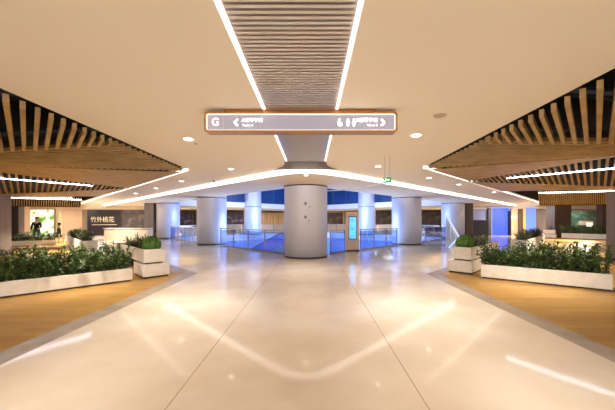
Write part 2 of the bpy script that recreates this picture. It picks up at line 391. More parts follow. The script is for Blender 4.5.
def slat_ceiling(c, label):
    root = thing('slatted_ceiling', label, 'slatted ceiling')
    s = c['s']
    # first run: open slats sloping down from the long near edge
    bm = bmesh.new(); y = c['y0']
    while y < c['N1'][1]-.05:
        t = (c['k'][0]-y)/c['k'][1]; x = c['f'](y)+s*.045
        beam(bm, (x,y,zb), (x+s*t,y+t,max(zb-c['drop']*t,2.45)), W_, H_); y += .207
    obj('slat_panel', bm, M['slat'], root)
    # second run: closed battens fanning back under the flat part
    N1, N2, L0, L1 = c['N1'], c['N2'], c['L0'], c['L1']
    bm = bmesh.new(); n = 14
    for i in range(n+1): beam(bm, lerp(N1,N2,i/n), lerp(L0,L1,i/n), .058, .07)
    obj('slat_panel', bm, M['slat'], root)
    def sheet(q, dz, m, name):
        bm = bmesh.new(); v = [bm.verts.new((p[0],p[1],p[2]+dz)) for p in q]; w = [bm.verts.new((p[0],p[1],p[2]+dz+.02)) for p in q]
        k = len(q)
        for i in range(k): bm.faces.new((v[i],v[(i+1)%k],w[(i+1)%k],w[i]))
        bm.faces.new(v); bm.faces.new(w[::-1]); bmesh.ops.triangulate(bm, faces=bm.faces[:]); bmesh.ops.recalc_face_normals(bm, faces=bm.faces)
        return obj(name, bm, m, root)
    sheet([N1,N2,L1,L0], .16, M['void'], 'gap_shade_sheet')  # black sheet put in so the gaps between battens look shaded
    # slot with short spacers
    bm = bmesh.new()
    for i in range(26):
        a1, b1 = lerp(N2,L1,(i+.25)/26), lerp(N2,L1,(i+.8)/26)
        beam(bm, (a1[0]-s*.03,a1[1]+.08,a1[2]), (b1[0]-s*.03,b1[1]+.08,b1[2]), .1, .06)
    obj('spacer_row', bm, M['slat'], root)
    # third run: smooth closed boards up to the next ridge
    TR, TL = c['TR'], c['TL']; TLx = lerp(TR,TL,1.4); G1x = lerp(c['G0'],c['G1'],1.35)
    sheet([c['G0'],TR,TLx,G1x], .0, M['slat'], 'board_panel')
    # fourth run: open slats again
    n = 32; bm = bmesh.new(); BLx = lerp(c['A1'],c['BL'],1.4)
    for i in range(n+1): beam(bm, lerp(TR,TLx,i/n), lerp(c['A1'],BLx,i/n), .052, .09)
    obj('slat_panel', bm, M['slat'], root)
    # fifth run: closed
    sheet([c['A1'],c['C0'],c['C1'],c['BL']], .0, M['slat'], 'board_panel')
    sheet([c['BL'],c['C1'],c['C2'],BLx], .0, M['slat'], 'board_panel')
    # sixth run: far open slats
    bm = bmesh.new(); n = 40
    for i in range(n+1): beam(bm, lerp(c['P0'],c['P1'],i/n), lerp(c['Q0'],c['Q1'],i/n), .05, .12)
    obj('slat_panel', bm, M['slat'], root)
    off = Vector((s*.12,.16,-.02))
    sheet([tuple(Vector(c[q])+off) for q in ('P0','P1','Q1','Q0')], 0., M['void'], 'gap_shade_sheet')  # black sheet added behind the far slats to darken their gaps
    def on4(u, r): return lerp(lerp(TR,TL,u), lerp(c['A1'],c['BL'],u), r)
    for p, q, rad in ((on4(.36,.3),on4(1.4,.3),.011),(lerp(c['P0'],c['Q0'],.08),lerp(c['P1'],c['Q1'],.08),.012)):
        bm = bmesh.new(); tube(bm, [(p[0],p[1],p[2]-rad-.004),(q[0],q[1],q[2]-rad-.004)], rad, 8); obj('light_tube', bm, M['coolled'], root)
    # white lit rim on the far edge
    tip = c['tip']
    bm = bmesh.new(); beam(bm, (tip[0]-s*.06,tip[1]+.06,CH-.075), (tip[0]+s*20,tip[1]+20.12,CH-.07), .065, .07)
    obj('edge_trim', bm, M['edgeled'], root)
    for k, (yy, zz) in enumerate(((3.2,3.6),(4.6,3.7),(6.0,3.55))):
        bm = bmesh.new(); tube(bm, [(s*3.95,yy,zz),(s*14,yy+1.5,zz)], .06+.03*(k==1), 10)
        obj('pipe', bm, M['duct'], root)
    return root
slat_ceiling(LEFT, 'folded timber slat ceiling over the wooden deck on the left')
slat_ceiling(RIGHT, 'folded timber slat ceiling over the wooden deck on the right')

# ------------------------------------------------------------------ ribbed metal strip in the ceiling
r = thing('ribbed_ceiling_strip', 'ribbed metal ceiling strip with glowing edges running above the hanging sign', 'ceiling strip', (-.175,0,CH))
bm = bmesh.new(); y = -5.5
while y < SY-.02:
    box(bm, SX0+.175+.05, SX1+.175-.05, y, y+.032, -.005, .035); y += .058
obj('rib', bm, M['rib'], r)['kind'] = 'stuff'
obj('back_plate', B(SX0+.175, SX1+.175, -6.5, SY, .04, .055), M['flare'], r)
for sx in (SX0+.175, SX1+.175-.03):
    obj('edge_light', B(sx, sx+.03, -6.5, SY, -.008, .04), M['edgeled'], r)
# trumpet shaped end
bm = bmesh.new(); rows = []
for k in range(9):
    t = k/8; yy = SY-.02+t*.9
    hw = .555+.02*t+.42*t**3.2
    rows.append([bm.verts.new((s*hw, yy+.0, -.012-.05*t**2+(.02 if abs(s) < .9 else 0)*0)) for s in (-1,-.5,0,.5,1)])
for A, C in zip(rows, rows[1:]):
    for i in range(4): bm.faces.new((A[i],A[i+1],C[i+1],C[i]))
bmesh.ops.solidify(bm, geom=bm.faces[:], thickness=-.012)
obj('flared_end', bm, M['flare'], r, True)

# ------------------------------------------------------------------ hanging sign
def hanging_sign():
    Y = 4.02
    c = at(301,123.5,Y)
    r = thing('hanging_sign', 'long grey and bronze wayfinding lightbox hanging under the ceiling', 'sign', (c.x,Y,c.z))
    w, h = 190*Y/F/2, 20*Y/F/2
    bm = bmesh.new(); t = .022   # frame ring with rounded corners
    def ring(hw, hh, rad, n=6):
        pts = []
        for cx, cz, a0 in ((hw-rad,hh-rad,0),(-hw+rad,hh-rad,90),(-hw+rad,-hh+rad,180),(hw-rad,-hh+rad,270)):
            for k in range(n+1):
                a = math.radians(a0+90*k/n); pts.append((cx+rad*math.cos(a), cz+rad*math.sin(a)))
        return pts
    def frame(o, i, y0, y1):
        bm = bmesh.new(); n = len(o)
        V = [[bm.verts.new((x,y,z)) for x,z in q] for q, y in ((o,y0),(i,y0),(i,y1),(o,y1))]
        for k in range(n):
            j = (k+1)%n
            for A, C in ((0,1),(1,2),(2,3),(3,0)): bm.faces.new((V[A][k],V[A][j],V[C][j],V[C][k]))
        bmesh.ops.recalc_face_normals(bm, faces=bm.faces)
        return bm
    obj('frame', frame(ring(w,h,.04), ring(w-.026,h-.026,.03), -.07, .07), M['bronze'], r)
    obj('edge_light', frame(ring(w-.026,h-.026,.03), ring(w-.035,h-.035,.02), -.06, .06), M['signedge'], r)
    obj('face', B(-w+.03,w-.03,-.045,.045,-h+.03,h-.03), M['signface'], r)
    obj('divider', B(-w+.255,-w+.262,-.05,-.044,-h+.05,h-.05), M['white'], r)
    p = lambda u, v: ((u-301)*Y/F, -.048, (123.5-v)*Y/F)
    text('G', .15, p(216.5,123.3), M['signwhite'], r)
    text('A座写字楼', .064, p(253,121.5), M['signwhite'], r)
    text('Tower A', .042, p(248.5,126.4), M['signwhite'], r)
    text('B座写字楼', .066, p(366.5,121.5), M['signwhite'], r)
    text('Tower B', .042, p(371.5,126.4), M['signwhite'], r)
    for u, s in ((237,-1),(382,1)):
        x, y, z = p(u,123.5); bm = bmesh.new()
        for q in (-1,1):
            P0 = Vector((x+s*.025,y,z)); P1 = Vector((x-s*.022,y,z+q*.045))
            d = (P1-P0).normalized(); n_ = Vector((-d.z,0,d.x))*.009
            v = [bm.verts.new(k) for k in (P0-n_,P0+n_,P1+n_,P1-n_)]; bm.faces.new(v)
        bmesh.ops.solidify(bm, geom=bm.faces[:], thickness=.003)
        obj('arrow', bm, M['signwhite'], r)
    # toilet pictograms: wheelchair user, man, woman
    def disc(bm, x, z, rad, y, n=14):
        v = [bm.verts.new((x+rad*math.cos(2*PI*k/n), y, z+rad*math.sin(2*PI*k/n))) for k in range(n)]; bm.faces.new(v)
    def poly(bm, pts, y): bm.faces.new([bm.verts.new((x,y,z)) for x,z in pts])
    for k, u in enumerate((339.5,347.5,353.5)):
        x, y, z = p(u,123.5); bm = bmesh.new()
        disc(bm, x-.003*(k==0), z+.04, .012, y)
        if k == 0:
            n = 16
            for q in range(n):
                a0, a1 = math.radians(100+q*260/n), math.radians(100+(q+1)*260/n)
                poly(bm, [(x+.002+s*math.cos(a),z-.016+s*math.sin(a)) for s, a in ((.024,a0),(.033,a0),(.033,a1),(.024,a1))], y)
            poly(bm, [(x-.009,z+.026),(x+.001,z+.026),(x+.004,z-.004),(x-.007,z-.004)], y-.0005)
            poly(bm, [(x-.007,z-.012),(x-.007,z-.002),(x+.022,z-.002),(x+.040,z-.036),(x+.031,z-.04),(x+.016,z-.012)], y-.001)
        elif k == 1:
            poly(bm, [(x-.02,z+.025),(x+.02,z+.025),(x+.02,z-.012),(x+.012,z-.012),(x+.012,z-.05),(x-.012,z-.05),(x-.012,z-.012),(x-.02,z-.012)], y)
        else:
            poly(bm, [(x-.009,z+.025),(x+.009,z+.025),(x+.026,z-.02),(x+.01,z-.02),(x+.01,z-.05),(x-.01,z-.05),(x-.01,z-.02),(x-.026,z-.02)], y)
        bmesh.ops.solidify(bm, geom=bm.faces[:], thickness=.003)
        obj('pictogram', bm, M['signwhite'], r)
    top = CH-c.z
    obj('mounting_plate', B((225-301)*Y/F,(376-301)*Y/F,-.05,.05,h,top-.002), M['copper'], r)
hanging_sign()

# ------------------------------------------------------------------ columns
COLR = .94
cols = [((CX,12.52),'thick round satin metal column in the centre, nearest of the round columns'),
        ((-6.66,18.9),'round pale column left of centre beside the glass railing'),
        ((6.28,18.9),'round pale column right of centre beside the glass railing'),
        ((-12.75,25.2),'bluish round column far left beside a grey square pillar'),
        ((12.5,25.2),'bluish round column on the right beside the brown pillar'),
        ((-6.6,31.6),'distant blue-lit round column across the atrium, left of the centre column'),
        ((6.1,31.6),'distant blue-lit round column across the atrium, right of the kiosk')]
for k, ((x,y),lab) in enumerate(cols):
    r = thing('round_column', lab, 'column', (x,y,0))
    obj('shaft', cyl(bmesh.new(),(0,0),COLR,.06,8 if k > 4 else 6.5,64), M['column'], r, False)
    obj('base_ring', cyl(bmesh.new(),(0,0),COLR+.012,0,.07,64), M['darkring'], r)
    obj('top_ring', cyl(bmesh.new(),(0,0),COLR+.02,3.02,3.06,64), M['darkring'], r)
    for o in r.children:
        for p in o.data.polygons: p.use_smooth = abs(p.normal.z) < .5
    if k == 0:  # two small marks: emblem, arrow and a line of fine lettering
        for zz in (2.27,1.72):
            bm = bmesh.new()
            def onc(a, z): return Vector(((COLR+.004)*math.sin(a), -(COLR+.004)*math.cos(a), z))
            def q4(a0,a1,z0,z1): bm.faces.new([bm.verts.new(onc(a,z)) for a,z in ((a0,z0),(a1,z0),(a1,z1),(a0,z1))])
            for i in (-1,0,1):
                for j in (-1,0,1):
                    if i*j == 0: q4(i*.05-.025,i*.05+.025,zz+j*.05-.025,zz+j*.05+.025)
            bmesh.ops.remove_doubles(bm, verts=bm.verts, dist=.0008)
            obj('emblem', bm, M['mark'], r)
            bm = bmesh.new(); bm.faces.new([bm.verts.new(onc(a,z)) for a,z in ((.13,zz-.16),(.20,zz-.16),(.20,zz-.09))]); obj('arrow', bm, M['mark'], r)
            bm = bmesh.new(); q4(-.15,.15,zz-.232,zz-.218); obj('fine_print', bm, M['steel'], r)
# square clad pillars
def pillar(x0,x1,y0,y1,m,lab,z1=3.4):
    r = thing('square_pillar', lab, 'pillar', ((x0+x1)/2,(y0+y1)/2,0))
    hx, hy = (x1-x0)/2, (y1-y0)/2
    obj('cladding', bevelled(B(-hx,hx,-hy,hy,.08,z1),.015,1), m, r)
    obj('skirting', B(-hx-.01,hx+.01,-hy-.01,hy+.01,0,.09), M['darkring'], r)
pillar(-15.2,-13.8,12.2,13.05,M['grey_pillar'],'grey square pillar at the far left edge behind the leafy planter',2.9)
pillar(11.9,13.3,10.9,11.5,M['grey_pillar'],'grey square pillar at the far right edge behind the leafy planter',2.75)
pillar(-22.4,-21.6,20.9,21.35,M['brown_pillar'],'dark brown square pillar beyond the left deck, next to a tan one',2.75)
pillar(-24.9,-24.0,23.6,24.2,M['tan_pillar'],'tan square pillar beyond the left deck left of the bright mural')
pillar(-14.55,-13.75,24.6,25.4,M['grey_pillar'],'slim grey pillar touching the left bluish column',3.1)
pillar(13.55,14.2,25.0,25.8,M['brown_pillar'],'slim dark brown pillar beside the right bluish column',3.1)
pillar(21.9,23.4,25.6,26.6,M['brown_pillar'],'brown ribbed square pillar beside the dark green picture at right',3.1)
pillar(25.0,25.55,24.4,25.0,M['brown_pillar'],'slim dark brown post at the right end of the dark green picture',3.1)

# ------------------------------------------------------------------ atrium: slab edges, glass facade
def strip(pts, z0, z1, th):
    bm = bmesh.new()
    for p, q in zip(pts, pts[1:]): beam(bm,(p[0],p[1],z0),(q[0],q[1],z0),th,z1-z0)
    return bm
far = [(CX-HD,CYD),(CX,CYD+HD),(CX+HD,CYD)]
farw = [(CX-HD-.1,CYD),(CX,CYD+HD+.1),(CX+HD+.1,CYD)]
struct('trim_1', strip(farw,2.95,3.5,.2), M['fascia'])
struct('trim_2', strip([(CX-HD-.1,CYD+.2),(CX,CYD+HD+.3),(CX+HD+.1,CYD+.2)],2.72,2.95,.12), M['gold'])
struct('trim_3', strip(farw,-.6,.02,.2), M['fascia'])
near = [(CX-HD,CYD),(CX,CYD-HD),(CX+HD,CYD)]
struct('trim_4', strip([(CX-HD,CYD-.12),(CX,CYD-HD-.12),(CX+HD,CYD-.12)],-.6,-.005,.12), M['fascia'])
fac = bmesh.new()
for p, q in zip(farw, farw[1:]): beam(fac,(p[0],p[1],3.5),(q[0],q[1],3.5),.08,4.8)
struct('wall_atrium_upper', fac, M['blueglass'])
mu = bmesh.new()
for p, q in zip(farw, farw[1:]):
    for k in range(1,9):
        a_ = lerp(p,q,k/9); box(mu,a_[0]-.03,a_[0]+.03,a_[1]-.12,a_[1]-.06,3.5,8.2)
struct('trim_5', mu, M['blueglass'])
struct('wall_atrium_lower', strip(farw+[(CX,CYD-HD-.3),(CX-HD-.1,CYD)],-5,-.6,.1), M['bluefloor'])
struct('ceiling_atrium', slab([(CX,CYD-HD-2),(CX+HD+2,CYD),(CX,CYD+HD+2),(CX-HD-2,CYD)],8.3,8.4), M['blueglass'])

# ------------------------------------------------------------------ glass railings
def railing(p, q, n, lab, fm='glass'):
    p, q = Vector((*p,0)), Vector((*q,0)); d = q-p; Ln = d.length; a_ = math.atan2(d.y,d.x)
    r = thing('glass_railing', lab, 'railing', p, a_)
    g = Ln/n
    for k in range(n):
        obj('glass_panel', B(k*g+.05,(k+1)*g-.05,-.008,.008,.08,1.02), M[fm], r)
    for k in range(n+1):
        bm = B(k*g-.025,k*g+.025,-.02,.02,0,1.06); box(bm,k*g-.06,k*g+.06,-.06,.06,0,.015)
        obj('post', bm, M['steel'], r)
    bm = bmesh.new(); tube(bm,[(-.03,0,1.09),(Ln+.03,0,1.09)],.028,10); obj('handrail', bm, M['steel'], r)
    obj('base_channel', B(0,Ln,-.03,.03,.0,.08), M['steel'], r)
o_ = .16
def nl(x): return CYD-HD-o_+abs(x-CX)    # line of the near railings
railing((-1.28,nl(-1.28)),(-5.62,nl(-5.62)),4,'glass railing between the centre column and the left of centre column')
railing((.85,nl(.85)),(1.62,nl(1.62)),1,'short glass railing between the centre column and the kiosk')
railing((2.55,nl(2.55)),(5.3,nl(5.3)),3,'glass railing between the kiosk and the right of centre column')
railing((-7.5,nl(-7.5)),(-11.7,nl(-11.7)),4,'glass railing between the left of centre column and the far left bluish column')
railing((7.15,nl(7.15)),(11.55,nl(11.55)),4,'glass railing between the right of centre column and the right bluish column')
railing((CX-HD+.9,CYD+1.0),(-7.5,CYD+HD-7.1),5,'glass railing across the atrium on its left side','shopglass')
railing((-5.7,CYD+HD-5.3),(CX,CYD+HD+.12),5,'glass railing across the atrium behind the centre column, left half','shopglass')
railing((CX+.1,CYD+HD+.0),(5.2,CYD+HD-5.3),5,'glass railing across the atrium behind the kiosk','shopglass')
railing((7.0,CYD+HD-7.1),(CX+HD-.9,CYD+1.0),5,'glass railing across the atrium on its right side','shopglass')

# directory kiosk
r = thing('directory_kiosk', 'upright bronze directory kiosk with a blue touch screen beside the glass railing', 'kiosk', (2.06,14.55,0), math.radians(6))
obj('body', bevelled(B(-.33,.33,-.09,.09,.06,2.02),.02,2), M['bronze'], r)
obj('base', B(-.36,.36,-.12,.12,0,.06), M['black'], r)
obj('front_panel', B(-.27,.27,-.1,-.088,.12,1.94), mat('kiosk_panel',(206,182,160),.45,.0), r)
s_ = obj('screen_bezel', B(-.2,.2,-.108,-.098,.62,1.78), M['black'], r)
obj('screen', B(-.175,.175,-.112,-.106,.66,1.74), M['screen'], s_)

# escalator in the void behind the left railing
r = thing('escalator', 'white sided escalator dropping into the atrium behind the left glass railing', 'escalator', (-2.2,17.6,0))
def side(dx, z_off, h, wd, m, nm, y0=0):
    bm = bmesh.new()
    v0 = [(-1.5+0,y0,.0+z_off),( -1.5,y0,z_off+h),(.6,y0,z_off+h+.15),(.6,y0,z_off+.15)]
    pr = [(1.2,.05),(.2,.05),(-6.5,-3.7)]
    lo = [(x,z+z_off) for x,z in pr]; hi = [(x,z+z_off+h) for x,z in pr]
    ol = lo+hi[::-1]
    A = [bm.verts.new((x,y0,z)) for x,z in ol]; C = [bm.verts.new((x,y0+wd,z)) for x,z in ol]
    bm.faces.new(A); bm.faces.new(C[::-1])
    for i in range(len(ol)): bm.faces.new((A[i],A[(i+1)%len(ol)],C[(i+1)%len(ol)],C[i]))
    bmesh.ops.recalc_face_normals(bm, faces=bm.faces)
    obj(nm, bm, m, r)
side(0,-.55,.5,.08,M['white'],'side_skirt',-.5); side(0,-.55,.5,.08,M['white'],'side_skirt',.5)
side(0,-.05,.75,.02,M['glass'],'balustrade',-.47); side(0,-.05,.75,.02,M['glass'],'balustrade',.53)
side(0,.7,.06,.07,M['black'],'handrail',-.5); side(0,.7,.06,.07,M['black'],'handrail',.5)
bm = bmesh.new()
for k in range(20): box(bm,.2-.34*(k+1),.2-.34*k,-.42,.5,-.3-.19*k,-.1-.19*k)
obj('steps', bm, M['darkring'], r)['kind'] = 'stuff'

# triangular glass wing at the right
r = thing('glass_wing', 'pointed bluish glass balustrade end with bright edges beside the brown pillar at right', 'glass balustrade', (0,0,0))
Yw = 16.5
def tri(pts, y0, y1, m, nm):
    bm = bmesh.new(); P = [at(u,v,Yw) for u,v in pts]
    A = [bm.verts.new((p.x,y0,p.z)) for p in P]; C = [bm.verts.new((p.x,y1,p.z)) for p in P]
    bm.faces.new(A); bm.faces.new(C[::-1]); n = len(P)
    for i in range(n): bm.faces.new((A[i],A[(i+1)%n],C[(i+1)%n],C[i]))
    bmesh.ops.recalc_face_normals(bm, faces=bm.faces); obj(nm, bm, m, r)
tri([(446.2,247.5),(446.2,215),(458.8,237)], Yw, Yw+.03, M['frost'], 'glass_panel')
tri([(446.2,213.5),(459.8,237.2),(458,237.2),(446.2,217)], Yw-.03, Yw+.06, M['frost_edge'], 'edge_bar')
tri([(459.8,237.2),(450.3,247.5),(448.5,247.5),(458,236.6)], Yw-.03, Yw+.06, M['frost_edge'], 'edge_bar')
tri([(449.6,243.5),(449.6,225),(450.6,226.7),(450.6,243.5)], Yw-.02, Yw-.002, M['steel'], 'inner_frame')
tri([(450.6,226.7),(455.8,236.4),(454.8,236.4),(450.6,229)], Yw-.02, Yw-.002, M['steel'], 'inner_frame')

# ------------------------------------------------------------------ planters and plants
def planter_box(r, x0, x1, y0, y1, z0, z1, soil=True, nm='body'):
    t = .04
    bm = bmesh.new()
    if soil:
        o4 = [(x0,y0),(x1,y0),(x1,y1),(x0,y1)]; i4 = [(x0+t,y0+t),(x1-t,y0+t),(x1-t,y1-t),(x0+t,y1-t)]
        V = [[bm.verts.new((x,y,z)) for x,y in q] for q, z in ((o4,z0),(o4,z1),(i4,z1),(i4,z1-.07))]
        for k in range(3):
            for i in range(4): bm.faces.new((V[k][i],V[k][(i+1)%4],V[k+1][(i+1)%4],V[k+1][i]))
        bm.faces.new(V[0][::-1]); bm.faces.new(V[3])
        bmesh.ops.bevel(bm, geom=[e for e in bm.edges if abs(e.verts[0].co.z-e.verts[1].co.z) < 1e-5 and abs(e.verts[0].co.z-z1) < 1e-5], offset=.006, segments=2, affect='EDGES')
        bmesh.ops.recalc_face_normals(bm, faces=bm.faces)
    else:
        box(bm,x0,x1,y0,y1,z0,z1); bevelled(bm,.008,2)
    obj(nm, bm, M['planter'], r)
    if soil: obj('soil', B(x0+t,x1-t,y0+t,y1-t,z1-.075,z1-.045), M['soil'], r)
def long_planter(p, q, depth, h, lab, grp=None):
    """front edge runs p -> q (left to right as seen); body goes back from it"""
    p, q = Vector((*p,0)), Vector((*q,0)); d = q-p; a_ = math.atan2(d.y,d.x)
    r = thing('planter', lab, 'planter', p, a_, grp)
    planter_box(r,0,d.length,0,depth,.04,h)
    obj('plinth', B(.03,d.length-.03,.03,depth-.03,0,.04), M['plinth'], r)
    return r, d.length, a_

def leaf_mesh(bm, p, d, n, ln, wd, fold=.25):
    d = d.normalized(); s = d.cross(n).normalized(); n = s.cross(d).normalized()
    m1 = p+d*ln*.45-n*wd*fold*.5
    tip = p+d*ln-n*ln*.12
    a_ = bm.verts.new(p); t_ = bm.verts.new(tip); c_ = bm.verts.new(m1)
    l_ = bm.verts.new(p+d*ln*.45+s*wd/2+n*wd*fold*.5); r_ = bm.verts.new(p+d*ln*.45-s*wd/2+n*wd*fold*.5)
    bm.faces.new((a_,c_,l_)); bm.faces.new((l_,c_,t_)); bm.faces.new((a_,r_,c_)); bm.faces.new((r_,t_,c_))
def rv():
    while True:
        v = Vector((random.uniform(-1,1),random.uniform(-1,1),random.uniform(-1,1)))
        if .1 < v.length < 1: return v.normalized()
def shrub_proto(h, w, nst, nlf, ln, lm, name):
    """leafy shrub: several stems each carrying leaves. returns an unlinked-style root with parts"""
    r = thing(name, None, 'plant', (0,0,-50))
    fo, st = bmesh.new(), bmesh.new()
    for k in range(nst):
        a_ = random.uniform(0,2*PI); rad = w*random.uniform(.1,.5); hh = h*random.uniform(.5,1.15)
        base = Vector((math.cos(a_),math.sin(a_),0))*w*.12
        top = Vector((math.cos(a_)*rad,math.sin(a_)*rad,hh))
        mid = base.lerp(top,.5)+Vector((0,0,hh*.08))
        pts = [base, mid, top]; tube(st, pts, .004, 4)
        for j in range(nlf):
            t = .08+.92*j/(nlf-1)
            P = (base.lerp(mid,t*2) if t < .5 else mid.lerp(top,t*2-1))
            d = (rv()*.9+Vector((math.cos(a_)*.3,math.sin(a_)*.3,.45))).normalized()
            leaf_mesh(fo, P, d, (rv()*.4+Vector((0,0,1))), ln*random.uniform(.7,1.2), ln*random.uniform(.4,.55))
    obj('foliage', fo, lm, r); obj('stems', st, M['stem'], r)
    return r
def ball_proto(rad, nl_, lm, ln=.045):
    r = thing('ball_shrub', None, 'plant', (0,0,-50))
    bm = bmesh.new()
    bmesh.ops.create_icosphere(bm, subdivisions=3, radius=rad*.9, matrix=Matrix.Translation((0,0,rad*.62)))
    for k in range(nl_):
        v = rv()
        if v.z < -.6: continue
        leaf_mesh(bm, Vector((0,0,rad*.62))+v*rad*.86, (v+rv()*.8).normalized(), (v+rv()*.4), ln*random.uniform(.8,1.3), ln*.55)
    obj('foliage', bm, lm, r)
    return r
protos = []
def variants(make, n):
    ps = [make() for _ in range(n)]; protos.extend(ps); return ps
V_front = variants(lambda: shrub_proto(.56,.58,17,20,.105,random.choice([M['leaf'],M['leaf2']]),'leafy_shrub'),5)
V_far = variants(lambda: shrub_proto(.42,.6,12,10,.12,M['leaf2'],'leafy_shrub'),2)
V_green = variants(lambda: shrub_proto(.32,.5,14,14,.06,M['ball'],'green_shrub'),1)
V_purple = variants(lambda: shrub_proto(.40,.5,14,14,.065,M['purple'],'purple_shrub'),1)
V_lime = variants(lambda: shrub_proto(.26,.45,14,12,.06,M['lime'],'lime_shrub'),1)
V_ball = variants(lambda: ball_proto(.255,900,M['ball']),1)
def put(proto, loc, lab, grp=None, sc=1.):
    c = copy_tree(proto); c.location = loc; c.rotation_euler = (0,0,random.uniform(0,6.28)); c.scale = (sc,sc,sc)
    tag(c, lab, 'plant', grp)
    return c
def fill(r, Ln, depth, z, ps, sp, lab, grp, sc=1., rows=2, s0=0., s1=None):
    a_ = r.rotation_euler.z; o = r.location; s1 = Ln if s1 is None else s1
    n = max(1,int((s1-s0-.2)/sp))
    for row in range(rows):
        for k in range(n+1):
            x = s0+.16+(s1-s0-.32)*(k+.5*(row%2)*.6)/max(n,1)
            if x > s1-.12: continue
            y = depth*(.3+.42*row) if rows > 1 else depth*.5
            y += random.uniform(-.03,.03)
            w = Vector((x*math.cos(a_)-y*math.sin(a_), x*math.sin(a_)+y*math.cos(a_), 0))
            put(ps[(k+row*2)%len(ps)], (o.x+w.x,o.y+w.y,z), lab, grp, sc*random.uniform(.85,1.12))

dL = Vector((-1.62,-1.7)).normalized()
pR = (-4.72,7.47); pL = (pR[0]+dL.x*4.4, pR[1]+dL.y*4.4)
r, Ln, a_ = long_planter(pL,pR,.62,.335,'long low white planter of leafy shrubs on the left wooden deck')
fill(r,Ln,.62,.29,V_front,.29,'dark green leafy shrub in the long low planter at the left front','shrubs in the left front planter')
pL = (4.66,7.83); pR = (6.70,6.33)
r, Ln, a_ = long_planter(pL,pR,.62,.38,'long low white planter of leafy shrubs on the right wooden deck')
fill(r,Ln,.62,.335,V_front,.29,'dark green leafy shrub in the long low planter at the right front','shrubs in the right front planter')

# stacked planter rows running away from the deck corners (long upper trough on a lower block)
def stack_row(corner, side, nm):
    cx, cy = corner
    # local x axis: along the visible end face, local y: away along the row
    if side < 0: ang = math.radians(45)      # end face runs right-away; row runs left-away
    else: ang = math.radians(-45)
    low = thing('planter_block', f'white lower planter block under the stacked trough at the {nm} deck corner', 'planter', (cx,cy,0), ang)
    up = thing('planter_trough', f'white upper planter trough with a ball shrub at the {nm} deck corner', 'planter', (cx,cy,0), ang)
    if side < 0: x0, x1, u0, u1 = 0,.68, .03,.56
    else: x0, x1, u0, u1 = -.68,0, -.56,-.03
    planter_box(low,x0,x1,0,.95,.05,.385,False); obj('plinth', B(x0+.03,x1-.03,.03,.92,0,.05), M['plinth'], low)
    planter_box(up,u0,u1,.02,3.4,.43,.79)
    obj('support', B(u0+.05,u1-.05,.07,.9,.385,.43), M['plinth'], up)
    obj('support', B(u0+.05,u1-.05,2.7,3.2,0,.43), M['plinth'], up)
    def W(x,y): return (cx+x*math.cos(ang)-y*math.sin(ang), cy+x*math.sin(ang)+y*math.cos(ang), .74)
    xm = (u0+u1)/2
    put(V_ball[0], W(xm,.33), f'round clipped green ball shrub on the stacked planter at the {nm} deck corner')
    for y, P, what in ((.85,V_purple,'dark purple leafed shrub behind the ball shrub'),(1.3,V_green,'bright green shrub behind the ball shrub and a purple one'),
                       (1.75,V_purple,'dark purple leafed shrub midway along the upper trough'),(2.2,V_green,'bright green shrub near the far end of the upper trough'),
                       (2.75,V_lime,'lime green shrub ending the upper trough')):
        put(P[0], W(xm,y), what+f' at the {nm} deck corner')
stack_row((-4.56,7.66),-1,'left'); stack_row((4.66,8.27),1,'right')

# middle rows, far stacks and far planters
def midrow(side, nm):
    s = side
    sx0 = 4.4 if s > 0 else -4.5
    # trough from s=6 to s=12 along the row
    base = Vector((sx0+s*5.8+(.2 if s > 0 else -.45), (8.2 if s > 0 else 7.45)+5.8-(.2 if s > 0 else 0)))
    end = base+Vector((s*5.0,5.0))
    if s > 0: p, q = base, end
    else: p, q = end, base
    r, Ln, a_ = long_planter((p.x,p.y),(q.x,q.y),.62,.62,f'white planter trough with low shrubs midway along the {nm} deck')
    fill(r,Ln,.62,.57,V_far+V_green,.5,f'bushy green shrub in the trough midway along the {nm} deck',f'shrubs in the {nm} middle trough',.95,1)
    for k in range(4):
        t = (k+.5)/4; x = .2+Ln*t; y = .2
        w = Vector((x*math.cos(a_)-y*math.sin(a_), x*math.sin(a_)+y*math.cos(a_)))
        put(V_purple[0], (p.x+w.x,p.y+w.y,.57), f'dark purple shrub in the trough midway along the {nm} deck', f'purple shrubs in the {nm} middle trough')
midrow(-1,'left'); midrow(1,'right')
def farstack(c, ang, nm):
    r = thing('planter_block', f'white two tier planter block at the far corner of the {nm} deck', 'planter', (*c,0), ang)
    planter_box(r,-.45,.45,-.4,.4,.05,.36,False); planter_box(r,-.4,.4,-.35,.35,.40,.74,True,'upper_body')
    obj('plinth', B(-.4,.4,-.35,.35,0,.05), M['plinth'], r); obj('gap_block', B(-.36,.36,-.3,.3,.36,.40), M['plinth'], r)
    put(V_lime[0], (c[0]-.15,c[1],.69), f'lime green shrub on the two tier block at the far corner of the {nm} deck')
    put(V_purple[0], (c[0]+.2,c[1]+.1,.69), f'low dark shrub on the two tier block at the far corner of the {nm} deck')
farstack((-15.65,18.7),math.radians(45),'left'); farstack((20.9,25.0),math.radians(-45),'right')
r, Ln, a_ = long_planter((-17.75,16.75),(-16.35,18.15),.62,.34,'long white planter of leafy shrubs at the far side of the left deck')
fill(r,Ln,.62,.3,V_far,.34,'leafy green shrub in the far planter of the left deck','shrubs in the left far planter',1.05,2)
r, Ln, a_ = long_planter((21.6,24.6),(24.0,22.2),.62,.46,'long white planter of leafy shrubs at the far side of the right deck')
fill(r,Ln,.62,.42,V_far,.36,'leafy green shrub in the far planter of the right deck','shrubs in the right far planter',1.35,2)
for p in protos:
    for ch in list(p.children): bpy.data.objects.remove(ch)
    bpy.data.objects.remove(p)

